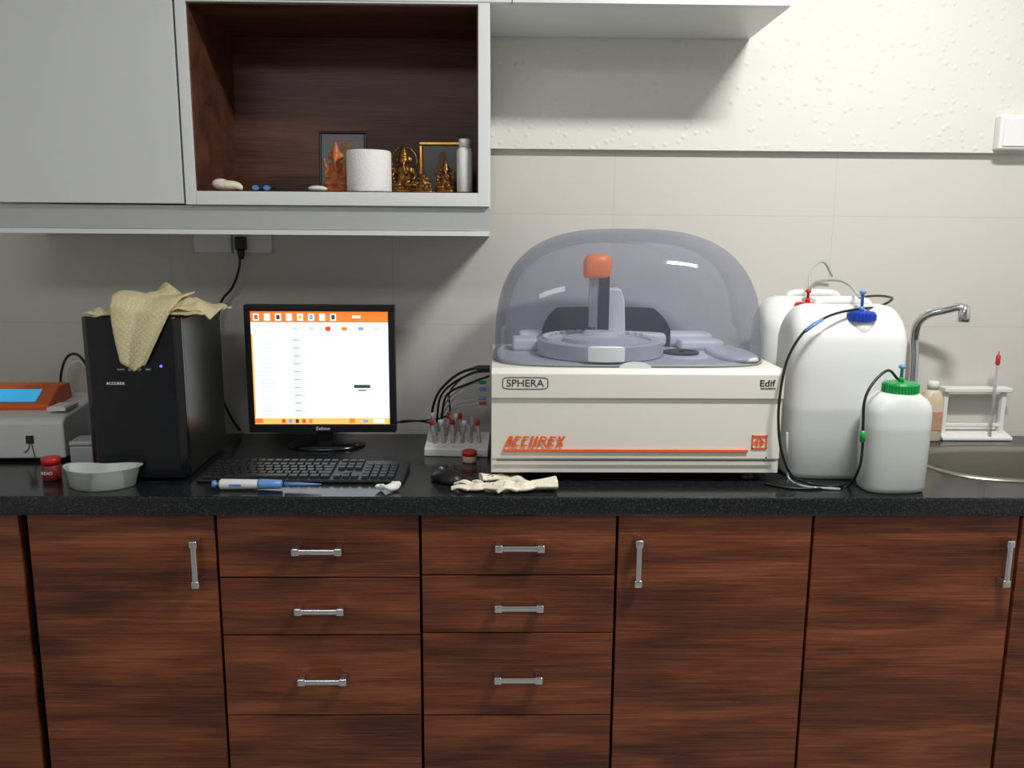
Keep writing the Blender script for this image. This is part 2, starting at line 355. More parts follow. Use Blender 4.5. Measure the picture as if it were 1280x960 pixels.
bm=stack(B(),[(.0005,ska,skb,2.6),(.005,ska-.003,skb-.003,2.6),(.006,ska-.010,skb-.010,2.6),(.002,ska-.017,skb-.017,2.6),(-.012,ska-.021,skb-.021,2.6),(-.09,ska-.030,skb-.030,2.6),(-.125,ska-.045,skb-.045,2.5),(-.145,ska-.08,skb-.075,2.3),(-.152,.03,.03,2)],56,cap0=False)
part(sk,'basin',bm,mSteel,smooth=True)
part(sk,'drain',lathe(B(),[(.028,-.151),(.028,-.149),(.02,-.149),(.018,-.1505)],seg=24),mChrome,smooth=True)
# ------------------------------------------------------------ wall cabinets
xg=W(228,200,YF).x; xr=W(612,150,YF).x; zb=W(420,257,YF).z; zf=W(420,240,YF).z; zl=W(800,5,YF).z; xlo=W(990,8,YF).x
xl=xg-.50
lf=thing('loft_cabinet','white laminate loft cabinet above the shelf unit','cabinet',(0,YF,zl))
part(lf,'body',box(B(),xl,xlo,.018,WY-.024-YF,0,.32),mLam,bevel=.001,segs=1)
for i in range(3):
    w=(xlo-xl)/3; part(lf,'door',box(B(),xl+w*i+.001,xl+w*(i+1)-.001,0,.017,.0,.32),mLam,bevel=.001,segs=1)
c=thing('wall_cabinet','white laminate wall cabinet with a plain door','cabinet',(xg-.25,YF,zb))
part(c,'body',box(B(),-.25,.2485,.019,WY-.024-YF,.004,zl-zb-.001),mLam2)
part(c,'door',box(B(),-.25,.247,0,.017,.002,zl-zb-.002),mLam,bevel=.0015)
c=thing('open_shelf_unit','white-framed open shelf unit lined with dark wood','shelf',(xg,YF,zb))
wd=xr-xg; hh=zl-zb-.001; fr=.026; dp=WY-.024-YF; bh=zf-zb
bm=B(); box(bm,0.002,fr,0,dp,0,hh); box(bm,wd-fr,wd,0,dp,0,hh); box(bm,fr,wd-fr,0,dp,0,bh); box(bm,fr,wd-fr,0,dp,hh-.004,hh)
part(c,'frame',bm,mLam2,bevel=.001,segs=1)
bm=B(); e=.003; box(bm,fr,fr+e,.006,dp-e,bh,hh-.004); box(bm,wd-fr-e,wd-fr,.006,dp-e,bh,hh-.004); box(bm,fr,wd-fr,dp-e,dp,bh,hh-.004); box(bm,fr+e,wd-fr-e,.006,dp-e,hh-.007,hh-.004); box(bm,fr+e,wd-fr-e,.006,dp-e,bh,bh+.002)
part(c,'lining',bm,mWoodD,label='dark wood grain lining')
SZ=zb+bh+.0022
zpe=W(300,293,YF+.02).z
pm=thing('cabinet_pelmet','grey-white laminate pelmet board below the wall cabinets','pelmet',(xl,YF+.012,zpe))
part(pm,'board',box(B(),0,xr-xl-.002,0,.018,.012,zb-zpe-.001),mPanel)
part(pm,'edge_strip',box(B(),0,xr-xl-.002,-.004,WY-.003-YF-.012,0,.011),mLam2)
# sockets & plug
p=W(292,300,WY)
t=thing('wall_socket','white double power socket plate with a black plug','socket',(p.x,WY,p.z-.035))
part(t,'plate',box(B(),-.105,-.003,-.012,0,0,.05),mWhite,bevel=.003); part(t,'plate',box(B(),.003,.105,-.012,0,0,.05),mWhite,bevel=.003)
q=W(300,303,WY-.03)
t=thing('power_cable','black power plug and hanging cable','cable',(q.x,q.y,q.z))
bm=B(); box(bm,-.014,.014,-.005,.017,-.02,.015); lathe(bm,[(.007,-.045),(.011,-.02)],cy=.004)
part(t,'plug',bm,mBlk,bevel=.003)
def wp(l,o): return [Vector(W(*a))-Vector(o) for a in l]
part(t,'cord',tube(B(),wp([(300,312,WY-.028),(299,335,WY-.03),(290,360,WY-.03),(275,382,WY-.03),(272,440,WY-.03),(276,490,WY-.03),(288,520,WY-.03),(300,538,WY-.02)],q),.0035),mBlk,smooth=True)
# wall box at right
a=W(1252,143,WY-.05); b=W(1252,187,WY-.05)
t=thing('wall_box','white plastic electrical box on the plaster wall','box',(a.x,WY-.022,b.z))
part(t,'case',box(B(),0,.12,-.03,0,0,a.z-b.z),mWhite,bevel=.006)
part(t,'cover',box(B(),.008,.112,-.034,-.03,.008,a.z-b.z-.008),mWhite,bevel=.002)
# ------------------------------------------------------------ shelf items
def sx(u,Y): return W(u,220,Y).x
def sh(v,Y,u=500): return W(u,v,Y).z-SZ
Y=.30
r=(sx(489,Y)-sx(434,Y))/2; h=sh(189,Y,460)
bm=B(); lathe(bm,[(.02,.0),(r,0),(r+.0005,.004),(r+.0005,h-.004),(r-.002,h),(.02,h),(.019,h-.01),(.019,.01)],seg=40,cap0=False,cap1=False)
t=thing('paper_roll','white tissue paper roll standing on the shelf','paper roll',((sx(434,Y)+sx(489,Y))/2,Y,SZ))
part(t,'paper',bm,mPaper,smooth=True); part(t,'core',lathe(B(),[(.0195,.001),(.0195,h-.001),(.018,h-.001),(.018,.001)],cap0=False,cap1=False),mTerra,smooth=True)
def idol(name,label,u0,u1,v,Y,mat,halo=False):
    x0,x1=sx(u0,Y),sx(u1,Y); w=x1-x0; h=sh(v,Y,(u0+u1)/2)
    bm=B(); s=h
    E=lambda c,r:ell(bm,(c[0]*w,c[1]*s,c[2]*s),(r[0]*w,r[1]*s,r[2]*s))
    stack(bm,[(0,.46*w,.2*s,2.5),(.06*s,.5*w,.21*s,2.5),(.1*s,.4*w,.17*s,2.5)],24)
    E((0,0,.3),(.26,.15,.2)); E((0,-.02,.48),(.24,.12,.14)); E((0,-.03,.68),(.17,.1,.11))
    E((-.25,-.06,.17),(.25,.11,.07)); E((.25,-.06,.17),(.25,.11,.07))
    E((-.2,0,.7),(.1,.03,.08)); E((.2,0,.7),(.1,.03,.08))
    for sg in (-1,1):
        tube(bm,[(sg*.2*w,0,.55*s),(sg*.4*w,-.02*s,.5*s),(sg*.42*w,-.08*s,.66*s)],.035*s,6,3)
        tube(bm,[(sg*.2*w,0,.5*s),(sg*.38*w,-.05*s,.38*s),(sg*.3*w,-.12*s,.28*s)],.04*s,6,3)
    tube(bm,[(0,-.1*s,.66*s),(.02*w,-.15*s,.54*s),(.08*w,-.16*s,.42*s),(.16*w,-.14*s,.4*s)],lambda t:.035*s*(1-.5*t),6,4)
    lathe(bm,[(.14*w,.75*s),(.16*w,.8*s),(.1*w,.9*s),(.03*w,1.0*s)],seg=12)
    if halo:
        tube(bm,[(.42*w*math.cos(a),.06*s,(.68+.3*math.sin(a))*s) for a in [pi*2*i/12 for i in range(13)]],.03*s,6,1)
    o=solo(name,label,'figurine',bm,mat,loc=((x0+x1)/2,Y,SZ)); remesh(o,h*.024,1)
    return o
idol('seated_deity_figurine','orange clay seated elephant-headed deity figurine',404,437,176,.325,mTerra)
idol('seated_deity_figurine','dark brass seated deity figurine with a round halo',486,524,182,.345,mBrass,True)
idol('seated_deity_figurine','small brass deity figurine before the gold frame',543,571,200,.305,mBrass)
idol('seated_deity_figurine','low brass figurine beside the paper roll',516,542,216,.30,mBrass)
def frame(u0,u1,v,Y,mf,mp,label,fw,tilt,rot=0):
    x0,x1=sx(u0,Y),sx(u1,Y); h=sh(v,Y,(u0+u1)/2)
    t=thing('picture_frame',label,'picture frame',((x0+x1)/2,Y,SZ)); t.rotation_euler=(tilt,0,rot)
    w=(x1-x0)/2; bm=B()
    for a in ((-w,w,0,fw),(-w,w,h-fw,h),(-w,-w+fw,fw,h-fw),(w-fw,w,fw,h-fw)): box(bm,a[0],a[1],-.008,.006,a[2],a[3])
    part(t,'frame',bm,mf,bevel=.002)
    part(t,'picture',box(B(),-w+fw,w-fw,-.003,.004,fw,h-fw),mp)
    return t,w,h
t,w,h=frame(399,458,163,.415,mBlk,mPic,'black framed devotional picture leaning at the back',.006,-.12)
text(t,'lettering','* * * * * * * *',-w*.6,h-.022,-.004,w*1.2,.004,mOrT)
bm=B(); ell(bm,(.006,-.003,h*.5),(w*.42,.0015,h*.2)); ell(bm,(.006,-.003,h*.74),(w*.24,.0015,h*.09)); part(t,'painted_figure',bm,M('muted_gold_print',(110,84,44),.5,var=.5,scale=120))
t,w,h=frame(524,582,177,.385,mGold,mPicR,'gold framed dark picture on the shelf',.009,-.08,-.05)
bm=B(); ell(bm,(0,-.003,h*.45),(w*.3,.0015,h*.22)); ell(bm,(0,-.003,h*.72),(w*.18,.0015,h*.1)); part(t,'painted_figure',bm,M('dim_gold_print',(120,84,40),.5,var=.6,scale=120))
Y=.29; r=(sx(592,Y)-sx(572,Y))/2; h=sh(174,Y,580)
t=thing('plastic_bottle','slim white plastic bottle with screw cap','bottle',((sx(592,Y)+sx(572,Y))/2-.002,Y,SZ))
part(t,'body',lathe(B(),[(r*.9,0),(r,.004),(r,h*.78),(r*.8,h*.83),(r*.6,h*.85)]),mWhite,smooth=True)
part(t,'cap',lathe(B(),[(r*.72,h*.85),(r*.74,h*.99),(r*.66,h)]),mLGrey,smooth=True)
Y=.277
bm=B(); ell(bm,(0,0,.012),(.034,.016,.012)); ell(bm,(-.016,0,.016),(.02,.014,.012)); tube(bm,[(.01,0,.012),(.026,-.004,.008),(.034,0,.006)],.006)
o=solo('cleaning_sponge','cream rounded sponge lying on the shelf','sponge',bm,mGlove,loc=(sx(284,Y),Y,SZ)); remesh(o,.002)
t=thing('eyeglasses','small pair of dark blue glasses lying folded','glasses',(sx(326,Y),Y,SZ))
for s in (-1,1):
    bm=B(); tube(bm,[(s*.013+.010*math.cos(a),0,.008+.007*math.sin(a)) for a in [2*pi*i/10 for i in range(11)]],.0016,6,1); part(t,'rim',bm,mInk)
    part(t,'temple_arm',tube(B(),[(s*.024,0,.010),(s*.026,.02,.008),(-s*.02,.03,.003)],.0015),mInk)
    bm=B(); prism(bm,[(s*.013+.009*math.cos(a),.008+.006*math.sin(a)) for a in [2*pi*i/10 for i in range(10)]],-.0004,.0004,'y'); part(t,'lens',bm,mLBlue)
part(t,'bridge',tube(B(),[(-.004,0,.010),(0,0,.012),(.004,0,.010)],.0014),mInk)
bm=B(); ell(bm,(0,0,.007),(.022,.012,.007)); ell(bm,(.012,0,.006),(.012,.01,.006)); o=solo('soap_piece','small pale soap piece on the shelf','soap',bm,mWhite,loc=(sx(396,Y),Y,SZ)); remesh(o,.0015)
# ------------------------------------------------------------ left analyzer
p=G(83,577)
t=thing('photometer','white benchtop photometer with an orange display housing','laboratory device',(p.x,p.y,CT),.05)
h=W(60,522,p.y).z-CT; w=.30; d=.24; hb=h+.02
part(t,'body',prism(B(),[(0,.008),(0,h-.012),(.02,h),(d,hb),(d,.008)],-w,0),mWhite,bevel=.006)
for x in (-w+.03,-.03):
    for y in (.03,d-.03): part(t,'foot',lathe(B(),[(.01,0),(.01,.01)],0,0,16),mBlk,loc=(x,y,0))
part(t,'display_housing',prism(B(),[(.07,h),(.065,h+.018),(.13,h+.056),(.19,h+.056),(.2,h+.01)],-.25,-.060),mOr,bevel=.006)
bm=B(); v=[bm.verts.new((x,yy,zz)) for x,yy,zz in ((-.22,.073,h+.0245),(-.096,.073,h+.0245),(-.096,.115,h+.049),(-.22,.115,h+.049))]; bm.faces.new(v)
part(t,'display',bm,mLCD,label='lit cyan display').location=(0,-.0008,.0012)
bm=B(); box(bm,-.09,-.072,-.002,.0,h*.42,h*.6); tube(bm,[(-.082,-.001,h*.42),(-.086,-.003,h*.3),(-.096,-.003,h*.22)],.001,6); tube(bm,[(-.078,-.001,h*.42),(-.074,-.003,h*.25),(-.072,-.003,h*.1)],.001,6)
part(t,'cuvette_slot',bm,mInk)
bm=B(); box(bm,-.05,-.005,.03,.1,h+.006,h+.014); box(bm,-.045,-.01,.035,.09,h+.014,h+.016)
solo('paper_pad','small white notepad lying on the photometer','notepad',bm,mPaper,loc=(p.x,p.y,CT+.004),rot=(0,0,.05))
for i,(cu,m_) in enumerate((([(78,505,.51),(76,470,.52),(84,446,.52),(98,444,.52),(110,462,.52),(116,492,.5),(118,520,.48)],mBlk),([(98,500,.53),(84,478,.53),(86,458,.53),(100,452,.53),(112,468,.53),(114,490,.53),(108,540,.53)],mLGrey))):
    solo('cable',['looped black cable behind the photometer','looped pale grey cable behind the photometer'][i],'cable',tube(B(),[W(*a) for a in cu],.0035 if i==0 else .0025),m_,smooth=True)
# jar, tin, tray
p=G(62,601); 
t=thing('reagent_jar','small red-brown jar with red screw cap','jar',(p.x,p.y+.012,CT))
part(t,'body',lathe(B(),[(.018,0),(.02,.003),(.02,.032),(.016,.037)]),mJar,smooth=True); part(t,'cap',lathe(B(),[(.0195,.037),(.0205,.05),(.018,.052)]),mRed,smooth=True)
text(t,'lettering','READ',-.012,.016,-.0206,.024,.007,mWInk)
p=G(113,588)
t=thing('tin_box','small light grey metal box with a raised lid','box',(p.x-.020,p.y+.02,CT),.1)
part(t,'body',box(B(),-.026,.026,-.02,.045,0,.058),mTin,bevel=.004); part(t,'lid',box(B(),-.027,.027,-.021,.046,.058,.070),mTin,bevel=.004)
a=G(72,612); b=G(169,612); m_=(a+b)/2; hw=(b.x-a.x)/2
bm=B(); seg=56
def bean(s,z):
    o_=[]
    for i in range(seg):
        th=2*pi*i/seg; x=math.cos(th)*hw*s; yy=math.sin(th)*.042*s-.0+ .022*(x/hw)**2-(.010*math.exp(-(x/(hw*.4))**2) if math.sin(th)>0 else 0)
        o_.append(bm.verts.new((x,yy,z)))
    return o_
rs=[bean(.8,0),bean(.84,.002),bean(.97,.044),bean(1.03,.046),bean(1.03,.0445),bean(.955,.042),bean(.82,.004),bean(.5,.003)]
for r0,r1 in zip(rs,rs[1:]):
    for i in range(seg): bm.faces.new((r0[i],r0[(i+1)%seg],r1[(i+1)%seg],r1[i]))
bm.faces.new(rs[0]); bm.faces.new(rs[-1])
solo('kidney_tray','translucent milky plastic kidney tray','tray',bm,mTray,loc=(m_.x,m_.y+.016,CT),smooth=True)
# ------------------------------------------------------------ PC tower
p=G(237,601); pl=W(118,601,p.y); tw=p.x-pl.x; th=W(180,396,p.y).z-CT; td=.30
t=thing('computer_tower','black desktop computer tower with blue power light','computer',(p.x,p.y,CT),.03)
part(t,'body',box(B(),-tw+.004,-.002,.02,td,.008,th-.004),mBlkM,bevel=.004)
part(t,'front_bezel',prism(B(),[(-tw,.008),(-tw+.016,-.006),(-.016,-.006),(0,.008),(0,.02),(-tw,.02)],.008,th,'z'),mBlkG,bevel=.003)
for z in (.80,.56): part(t,'panel_seam',box(B(),-tw+.02,-.02,-.0066,-.006,th*z,th*z+.001),mBlk)
lz=lambda v:W(180,v,p.y).z-CT
lx=lambda u:W(u,460,p.y).x-p.x
for u,v in ((165,461),(176,461)):
    part(t,'button',lathe(B(),[(.004,-.001),(.004,.003),(.003,.004)],seg=14),mGreyD,loc=(lx(u),-.006,lz(v))).rotation_euler=(pi/2,0,0)
for u0_,u1_ in ((149,158),(184,190)): part(t,'port',box(B(),lx(u0_),lx(u1_),-.0075,-.006,lz(462),lz(460)),mGreyD)
part(t,'power_light',lathe(B(),[(.003,0),(.0025,.002)],seg=12),mLED,loc=(lx(203),-.006,lz(457))).rotation_euler=(pi/2,0,0)
text(t,'lettering','ACCUREX',lx(134),lz(480),-.0065,lx(157)-lx(134),.006,mWInk,off=.02)
for x in (-tw+.03,-.03):
    for y in (.04,td-.04): part(t,'foot',box(B(),-.012,.012,-.012,.012,0,.008),mBlk,loc=(x,y,0))
TF=p.y; TT=CT+th
# cloth on tower
bm=B()
def sheet(fn,nx,ny):
    V=[[bm.verts.new(fn(i/nx,j/ny)) for i in range(nx+1)] for j in range(ny+1)]
    for j in range(ny):
        for i in range(nx): bm.faces.new((V[j][i],V[j][i+1],V[j+1][i+1],V[j+1][i]))
Xa=W(116,380,TF+.05).x; Xb=W(276,385,TF+.12).x
def pile(s,tt):
    x=Xa+(Xb-Xa)*s; y=TF+.0+.2*tt
    edge=min(1,min(s,1-s)*5)*min(1,min(tt,1-tt)*4)
    rd=abs(noise.noise(Vector((s*3.4+tt*1.6,tt*1.8-s,1.3))))
    rg=max(0,1-rd*1.8)
    env=math.exp(-((s-.5)/.24)**2)*.044+math.exp(-((s-.86)/.14)**2)*.012+.008
    z=TT+.008+edge*(env*(.62+.55*rg))+.004*noise.noise(Vector((s*12,tt*9,0)))
    x+=.005*noise.noise(Vector((s*6,tt*6,5)))
    y+=.008*noise.noise(Vector((s*5,tt*3,9)))
    if tt<.02:y-=.004
    return (x,y,max(z,TT+.004))
sheet(pile,60,34)
def tail(s,tt):
    L=[(TF+.07,TT+.048),(TF+.02,TT+.042),(TF-.010,TT+.020),(TF-.018,TT-.02),(TF-.020,TT-.06),(TF-.018,TT-.100)]
    f_=tt*(len(L)-1); i=min(int(f_),len(L)-2); q=f_-i
    y=L[i][0]*(1-q)+L[i+1][0]*q; z=L[i][1]*(1-q)+L[i+1][1]*q
    xl_=W(134+18*tt,400,TF).x; xr_=W(232-50*tt**1.3,400,TF).x
    x=xl_+(xr_-xl_)*s
    y-=.007*abs(math.sin(s*6+tt*1.2))*(1-.3*tt)
    z+=.006*(math.sin(s*6+1)*(1-tt))+.018*(1-2*abs(s-.55))*-tt
    return (x,y,z)
sheet(tail,28,28)
def flap(s,tt):
    x=W(111,380,TF).x+(W(165,380,TF).x-W(111,380,TF).x)*s; y=TF-.010+.07*tt
    z=TT+.008+.028*s+.004*math.sin(s*6+tt*3)-.022*(1-tt)**3
    return (x,y,z+.006)
sheet(flap,16,10)
def flap2(s,tt):
    x=W(212,380,TF).x+(W(278,380,TF+.1).x-W(212,380,TF).x)*s; y=TF-.004+.12*tt+.02*s
    z=TT+.012+.020*math.sin(s*pi)*(.7+.3*math.sin(tt*6))+.004*math.sin(s*10+tt*5)-.016*(1-tt)**3*s
    return (x,y,z)
sheet(flap2,20,14)
o=solo('cotton_cloth','crumpled pale yellow checked cotton cloth draped over the tower','cloth',bm,mCloth,smooth=True)
s=o.modifiers.new('s','SOLIDIFY'); s.thickness=.0035
# ------------------------------------------------------------ monitor
MY=.40
a=W(304,381,MY); b=W(495,541,MY); wm=b.x-a.x; hm=a.z-b.z; mx_=(a.x+b.x)/2
t=thing('computer_monitor','black flat computer monitor showing a white data table','monitor',(mx_,MY,CT),.015)
z0=b.z-CT; bz=.016
bm=B(); box(bm,-wm/2,wm/2,.006,.03,z0,z0+hm); box(bm,-wm/2+.05,wm/2-.05,.03,.055,z0+.05,z0+hm-.05)
for A in ((-wm/2,wm/2,z0,z0+.022),(-wm/2,wm/2,z0+hm-bz,z0+hm),(-wm/2,-wm/2+bz,z0+.022,z0+hm-bz),(wm/2-bz,wm/2,z0+.022,z0+hm-bz)): box(bm,A[0],A[1],0,.006,A[2],A[3])
part(t,'casing',bm,mBlk,bevel=.002)
sx0,sx1,sz0,sz1=-wm/2+bz,wm/2-bz,z0+.022,z0+hm-bz
sw,shh=sx1-sx0,sz1-sz0
scr=part(t,'screen',box(B(),sx0,sx1,.003,.006,sz0,sz1),mScreenW,label='lit screen showing a white table with orange bars')
bm=B()
def rc(x0,y0,x1,y1,mi,l=1):
    box(bm,sx0+x0*sw,sx0+x1*sw,.003-.0003*l,.003,sz1-y1*shh,sz1-y0*shh,mi)
# 0 orange 1 white 2 blue 3 table 4 red 5 dark 6 row line 7 yellow
rc(0,0,1,.095,0); rc(0,.945,1,1,7); rc(.0,.095,1,.115,3)
for i,m_ in enumerate([4,1,5,1,7,2,1,5]):
    rc(.02+i*.08,.02,.062+i*.08,.08,1,2); rc(.028+i*.08,.03,.054+i*.08,.07,m_,3)
rc(.74,.035,.80,.055,1,2)
for xx,m_ in ((.30,6),(.42,6),(.54,4),(.66,0),(.78,2),(.90,6)): rc(xx,.135,xx+.04,.165,m_)
rc(.55,.13,.575,.172,4,2)
rc(.0,.12,.28,.15,3); rc(.44,.2,1,.94,3); rc(0,.2,.012,.94,7)
for i in range(21): rc(.02,.2+i*.035,.42,.2025+i*.035,6)
for i in range(21): rc(.3,.21+i*.035,.35,.220+i*.035,2 if i%2 else 6)
for i in range(21): rc(.05,.211+i*.035,.05+.1+.04*((i*7)%5)/5,.219+i*.035,6)
for i in range(11): rc(.5,.22+i*.035,.97,.2222+i*.035,6,2)
for k in range(4): rc(.5+k*.155,.22,.502+k*.155,.57,6,2)
rc(.74,.645,.86,.675,5,2); rc(.77,.69,.83,.70,5,2)
for i,m_ in enumerate([4,2,5,4,0]): rc(.2+i*.05,.955,.225+i*.05,.99,m_,2)
rc(.0,.95,.06,.99,0,2); rc(.7,.95,.74,.99,0,2); rc(.8,.96,.84,.985,2,2); rc(.88,.955,.96,.99,1,2)
part(scr,'displayed_window',bm,[mScreenO,mScreenW,mScreenB,mScreenG,mScreenR,mScreenK,mScreenL,mScreenY])
text(t,'lettering','Zebion',-.018,z0+.007,-.0003,.036,.008,mWInk,off=.01)
bm=B(); box(bm,-.022,.022,.02,.04,.012,z0+.06); part(t,'neck',bm,mBlk,bevel=.003)
part(t,'base',stack(B(),[(0,.10,.07,2.3,0,.05),(.004,.102,.072,2.3,0,.05),(.012,.085,.058,2.3,0,.05),(.014,.04,.03,2.3,0,.05)],40),mBlkG,smooth=True)
# ------------------------------------------------------------ keyboard
a=G(246,603); b=G(504,606); kw=b.x-a.x
t=thing('computer_keyboard','black full-size computer keyboard in front of the monitor','keyboard',((a.x+b.x)/2,(a.y+b.y)/2,CT),-.01)
kd=.135
part(t,'body',prism(B(),[(0,0),(0,.008),(kd,.018),(kd,0)],-kw/2,kw/2),mBlk,bevel=.003)
bm=B()
rowsy=[.012,.031,.050,.069,.088,.113]
def key(x,y,w,d=.0155):
    z=.008+.010*y/kd; zz=.0055
    v=[(x,y,z),(x+w,y,z),(x+w,y+d,z+.001),(x,y+d,z+.001)]
    i=.0015
    u=[(x+i,y+i,z+zz),(x+w-i,y+i,z+zz),(x+w-i,y+d-i,z+zz+.001),(x+i,y+d-i,z+zz+.001)]
    V=[bm.verts.new(q) for q in v+u]
    for f in ((4,5,6,7),(0,1,5,4),(1,2,6,5),(2,3,7,6),(3,0,4,7)): bm.faces.new([V[i] for i in f])
un=(kw-.03)/22.6
for ri,y in enumerate(rowsy):
    x=-kw/2+.01
    if ri==0:
        for w in (1.25,1.25,1.25,6.25,1.25,1.25,1.25,1.25): key(x,y,w*un-.002); x+=w*un
    else:
        off=[0,2.25,1.75,1.5,1,1][ri]
        key(x,y,off*un-.002); x+=off*un
        n=int(15-off)-(1 if ri<4 else 0)
        for k in range(n): key(x,y,un-.002); x+=un
        e=-kw/2+.01+15*un; 
        if e-x>un*.5: key(x,y,e-x-.002)
    x=-kw/2+.01+15.3*un
    for k in range(3):
        if ri in (0,4,5,3) or (ri==1 and k==1): key(x+k*un,y,un-.002)
    x+=3.3*un
    for k in range(4):
        if ri<5: key(x+k*un,y,un-.002)
part(t,'keycaps',bm,mBlk,kind='stuff')
# ------------------------------------------------------------ pipette
a=G(266,612); b=G(402,612)
L=b.x-a.x
t=thing('micropipette','white and blue micropipette with blue tip lying down','pipette',(a.x,a.y,CT+.0125),-.0)
def axial(prof,mi=0,seg=16):
    bm=B(); rings=[]
    for x,r in prof: rings.append([bm.verts.new((x,r*1.3*math.cos(2*pi*k/seg),r*1.3*math.sin(2*pi*k/seg))) for k in range(seg)])
    for p_,q_ in zip(rings,rings[1:]):
        for k in range(seg): bm.faces.new((p_[k],p_[(k+1)%seg],q_[(k+1)%seg],q_[k]))
    bm.faces.new(rings[0]); bm.faces.new(rings[-1]); return bm
part(t,'plunger',axial([(0,.006),(.006,.0065),(.008,.003),(.02,.003)]),mLBlue,smooth=True)
part(t,'handle',axial([(.016,.007),(.02,.009),(.10,.008),(.13,.0065),(.14,.005)]),mWhite,smooth=True,bevel=.001)
bm=B(); box(bm,.04,.065,-.0122,-.004,-.002,.003); part(t,'volume_window',bm,mLBlue)
part(t,'ejector',axial([(.10,.0085),(.105,.0088),(.15,.007),(.152,.004)]),mLBlue,smooth=True)
part(t,'tip',axial([(L*.66,.004),(L*.8,.0032),(L,.0008)]),mLBlue,smooth=True)
# tissue
def crumple(name,label,cat,u,v,sz,mat,seed,rot=0,vox=.002):
    p=G(u,v); bm=B(); rnd=random.Random(seed)
    for i in range(9): ell(bm,((rnd.random()-.5)*sz[0]*1.3,(rnd.random()-.5)*sz[1],sz[2]*.35+rnd.random()*sz[2]*.3),(sz[0]*(.2+.25*rnd.random()),sz[1]*.3,sz[2]*(.25+.25*rnd.random())),Matrix.Rotation(rnd.random()*2-1,3,'Z')@Matrix.Rotation(rnd.random()-.5,3,'Y'))
    o=solo(name,label,cat,bm,mat,loc=(p.x,p.y,CT+.001),rot=(0,0,rot)); remesh(o,vox,2); return o
crumple('tissue_wad','small crumpled white tissue on the worktop','tissue',484,614,(.034,.018,.018),mPaper,3)
# gloves
def glove(label,u,v,rot,s=1,seed=1,fz=1):
    p=G(u,v); bm=B(); rnd=random.Random(seed)
    ell(bm,(0,0,.010*s),(.040*s,.032*s,.010*s),Matrix.Rotation(.1,3,'Y')); ell(bm,(-.012*s,.006*s,.015*s),(.028*s,.010*s,.010*s),Matrix.Rotation(.5,3,'Z'))
    rings=[]
    for k,(x,r) in enumerate([(-.02,.021),(-.045,.024),(-.07,.028),(-.084,.031)]):
        rings.append([bm.verts.new((x*s,(r*math.cos(2*pi*i/24)*(1+.08*math.sin(i*1.9+k)))*s,(.003+r*.5+ (r*.48*math.sin(2*pi*i/24))*(1+.12*math.sin(i*2.3)))*s)) for i in range(24)])
    for a_,b_ in zip(rings,rings[1:]):
        for i in range(24): bm.faces.new((a_[i],a_[(i+1)%24],b_[(i+1)%24],b_[i]))
    inner=[[bm.verts.new(Vector((v_.co.x,v_.co.y*.86,(v_.co.z-.016*s)*.80+.016*s))) for v_ in r_] for r_ in rings[::-1]]
    for a_,b_ in zip([rings[-1]]+inner,inner):
        for i in range(24): bm.faces.new((a_[i],a_[(i+1)%24],b_[(i+1)%24],b_[i]))
    bm.faces.new(rings[0]); bm.faces.new(inner[-1])
    for i in range(4):
        y=(-.024+.016*i)*s; c=rnd.random()*.03-.015
        tube(bm,[(.02*s,y,.008*s),(.05*s,y*1.2+c*.5*s,(.010+.008*rnd.random())*s),((.07+.015*rnd.random())*s,y*1.3+c*s,.006*s)],lambda t_:(.0098-.003*t_)*s,8,4,flat=.7)
    tube(bm,[(-.01*s,-.02*s,.010*s),(.01*s,-.042*s,.012*s),(.03*s,-.05*s,.007*s)],lambda t_:(.010-.003*t_)*s,8,4)
    o=solo('latex_glove',label,'glove',bm,mGlove,loc=(p.x,p.y,CT+.001),rot=(0,0,rot),group='used gloves on the worktop'); remesh(o,.0017,1); return o
glove('crumpled cream latex glove beside the mouse',597,613,2.9,.72,2)
glove('cream latex glove lying flat with an open cuff',655,613,3.22,.86,5)
glove('crumpled cream latex glove tucked between two others',628,601,.3,.62,8)
# mouse
p=G(560,602)
t=thing('computer_mouse','black computer mouse beside the gloves','mouse',(p.x,p.y,CT),.9)
bm=B(); stack(bm,[(0,.026,.042,2.4),(.006,.028,.044,2.4),(.016,.026,.040,2.3),(.024,.018,.030,2.1),(.028,.008,.012,2)],32); part(t,'body',bm,mBlk,smooth=True)
part(t,'scroll_wheel',lathe(B(),[(.006,-.003),(.006,.003)],seg=16),mGreyD,loc=(0,.022,.025)).rotation_euler=(0,pi/2,0)
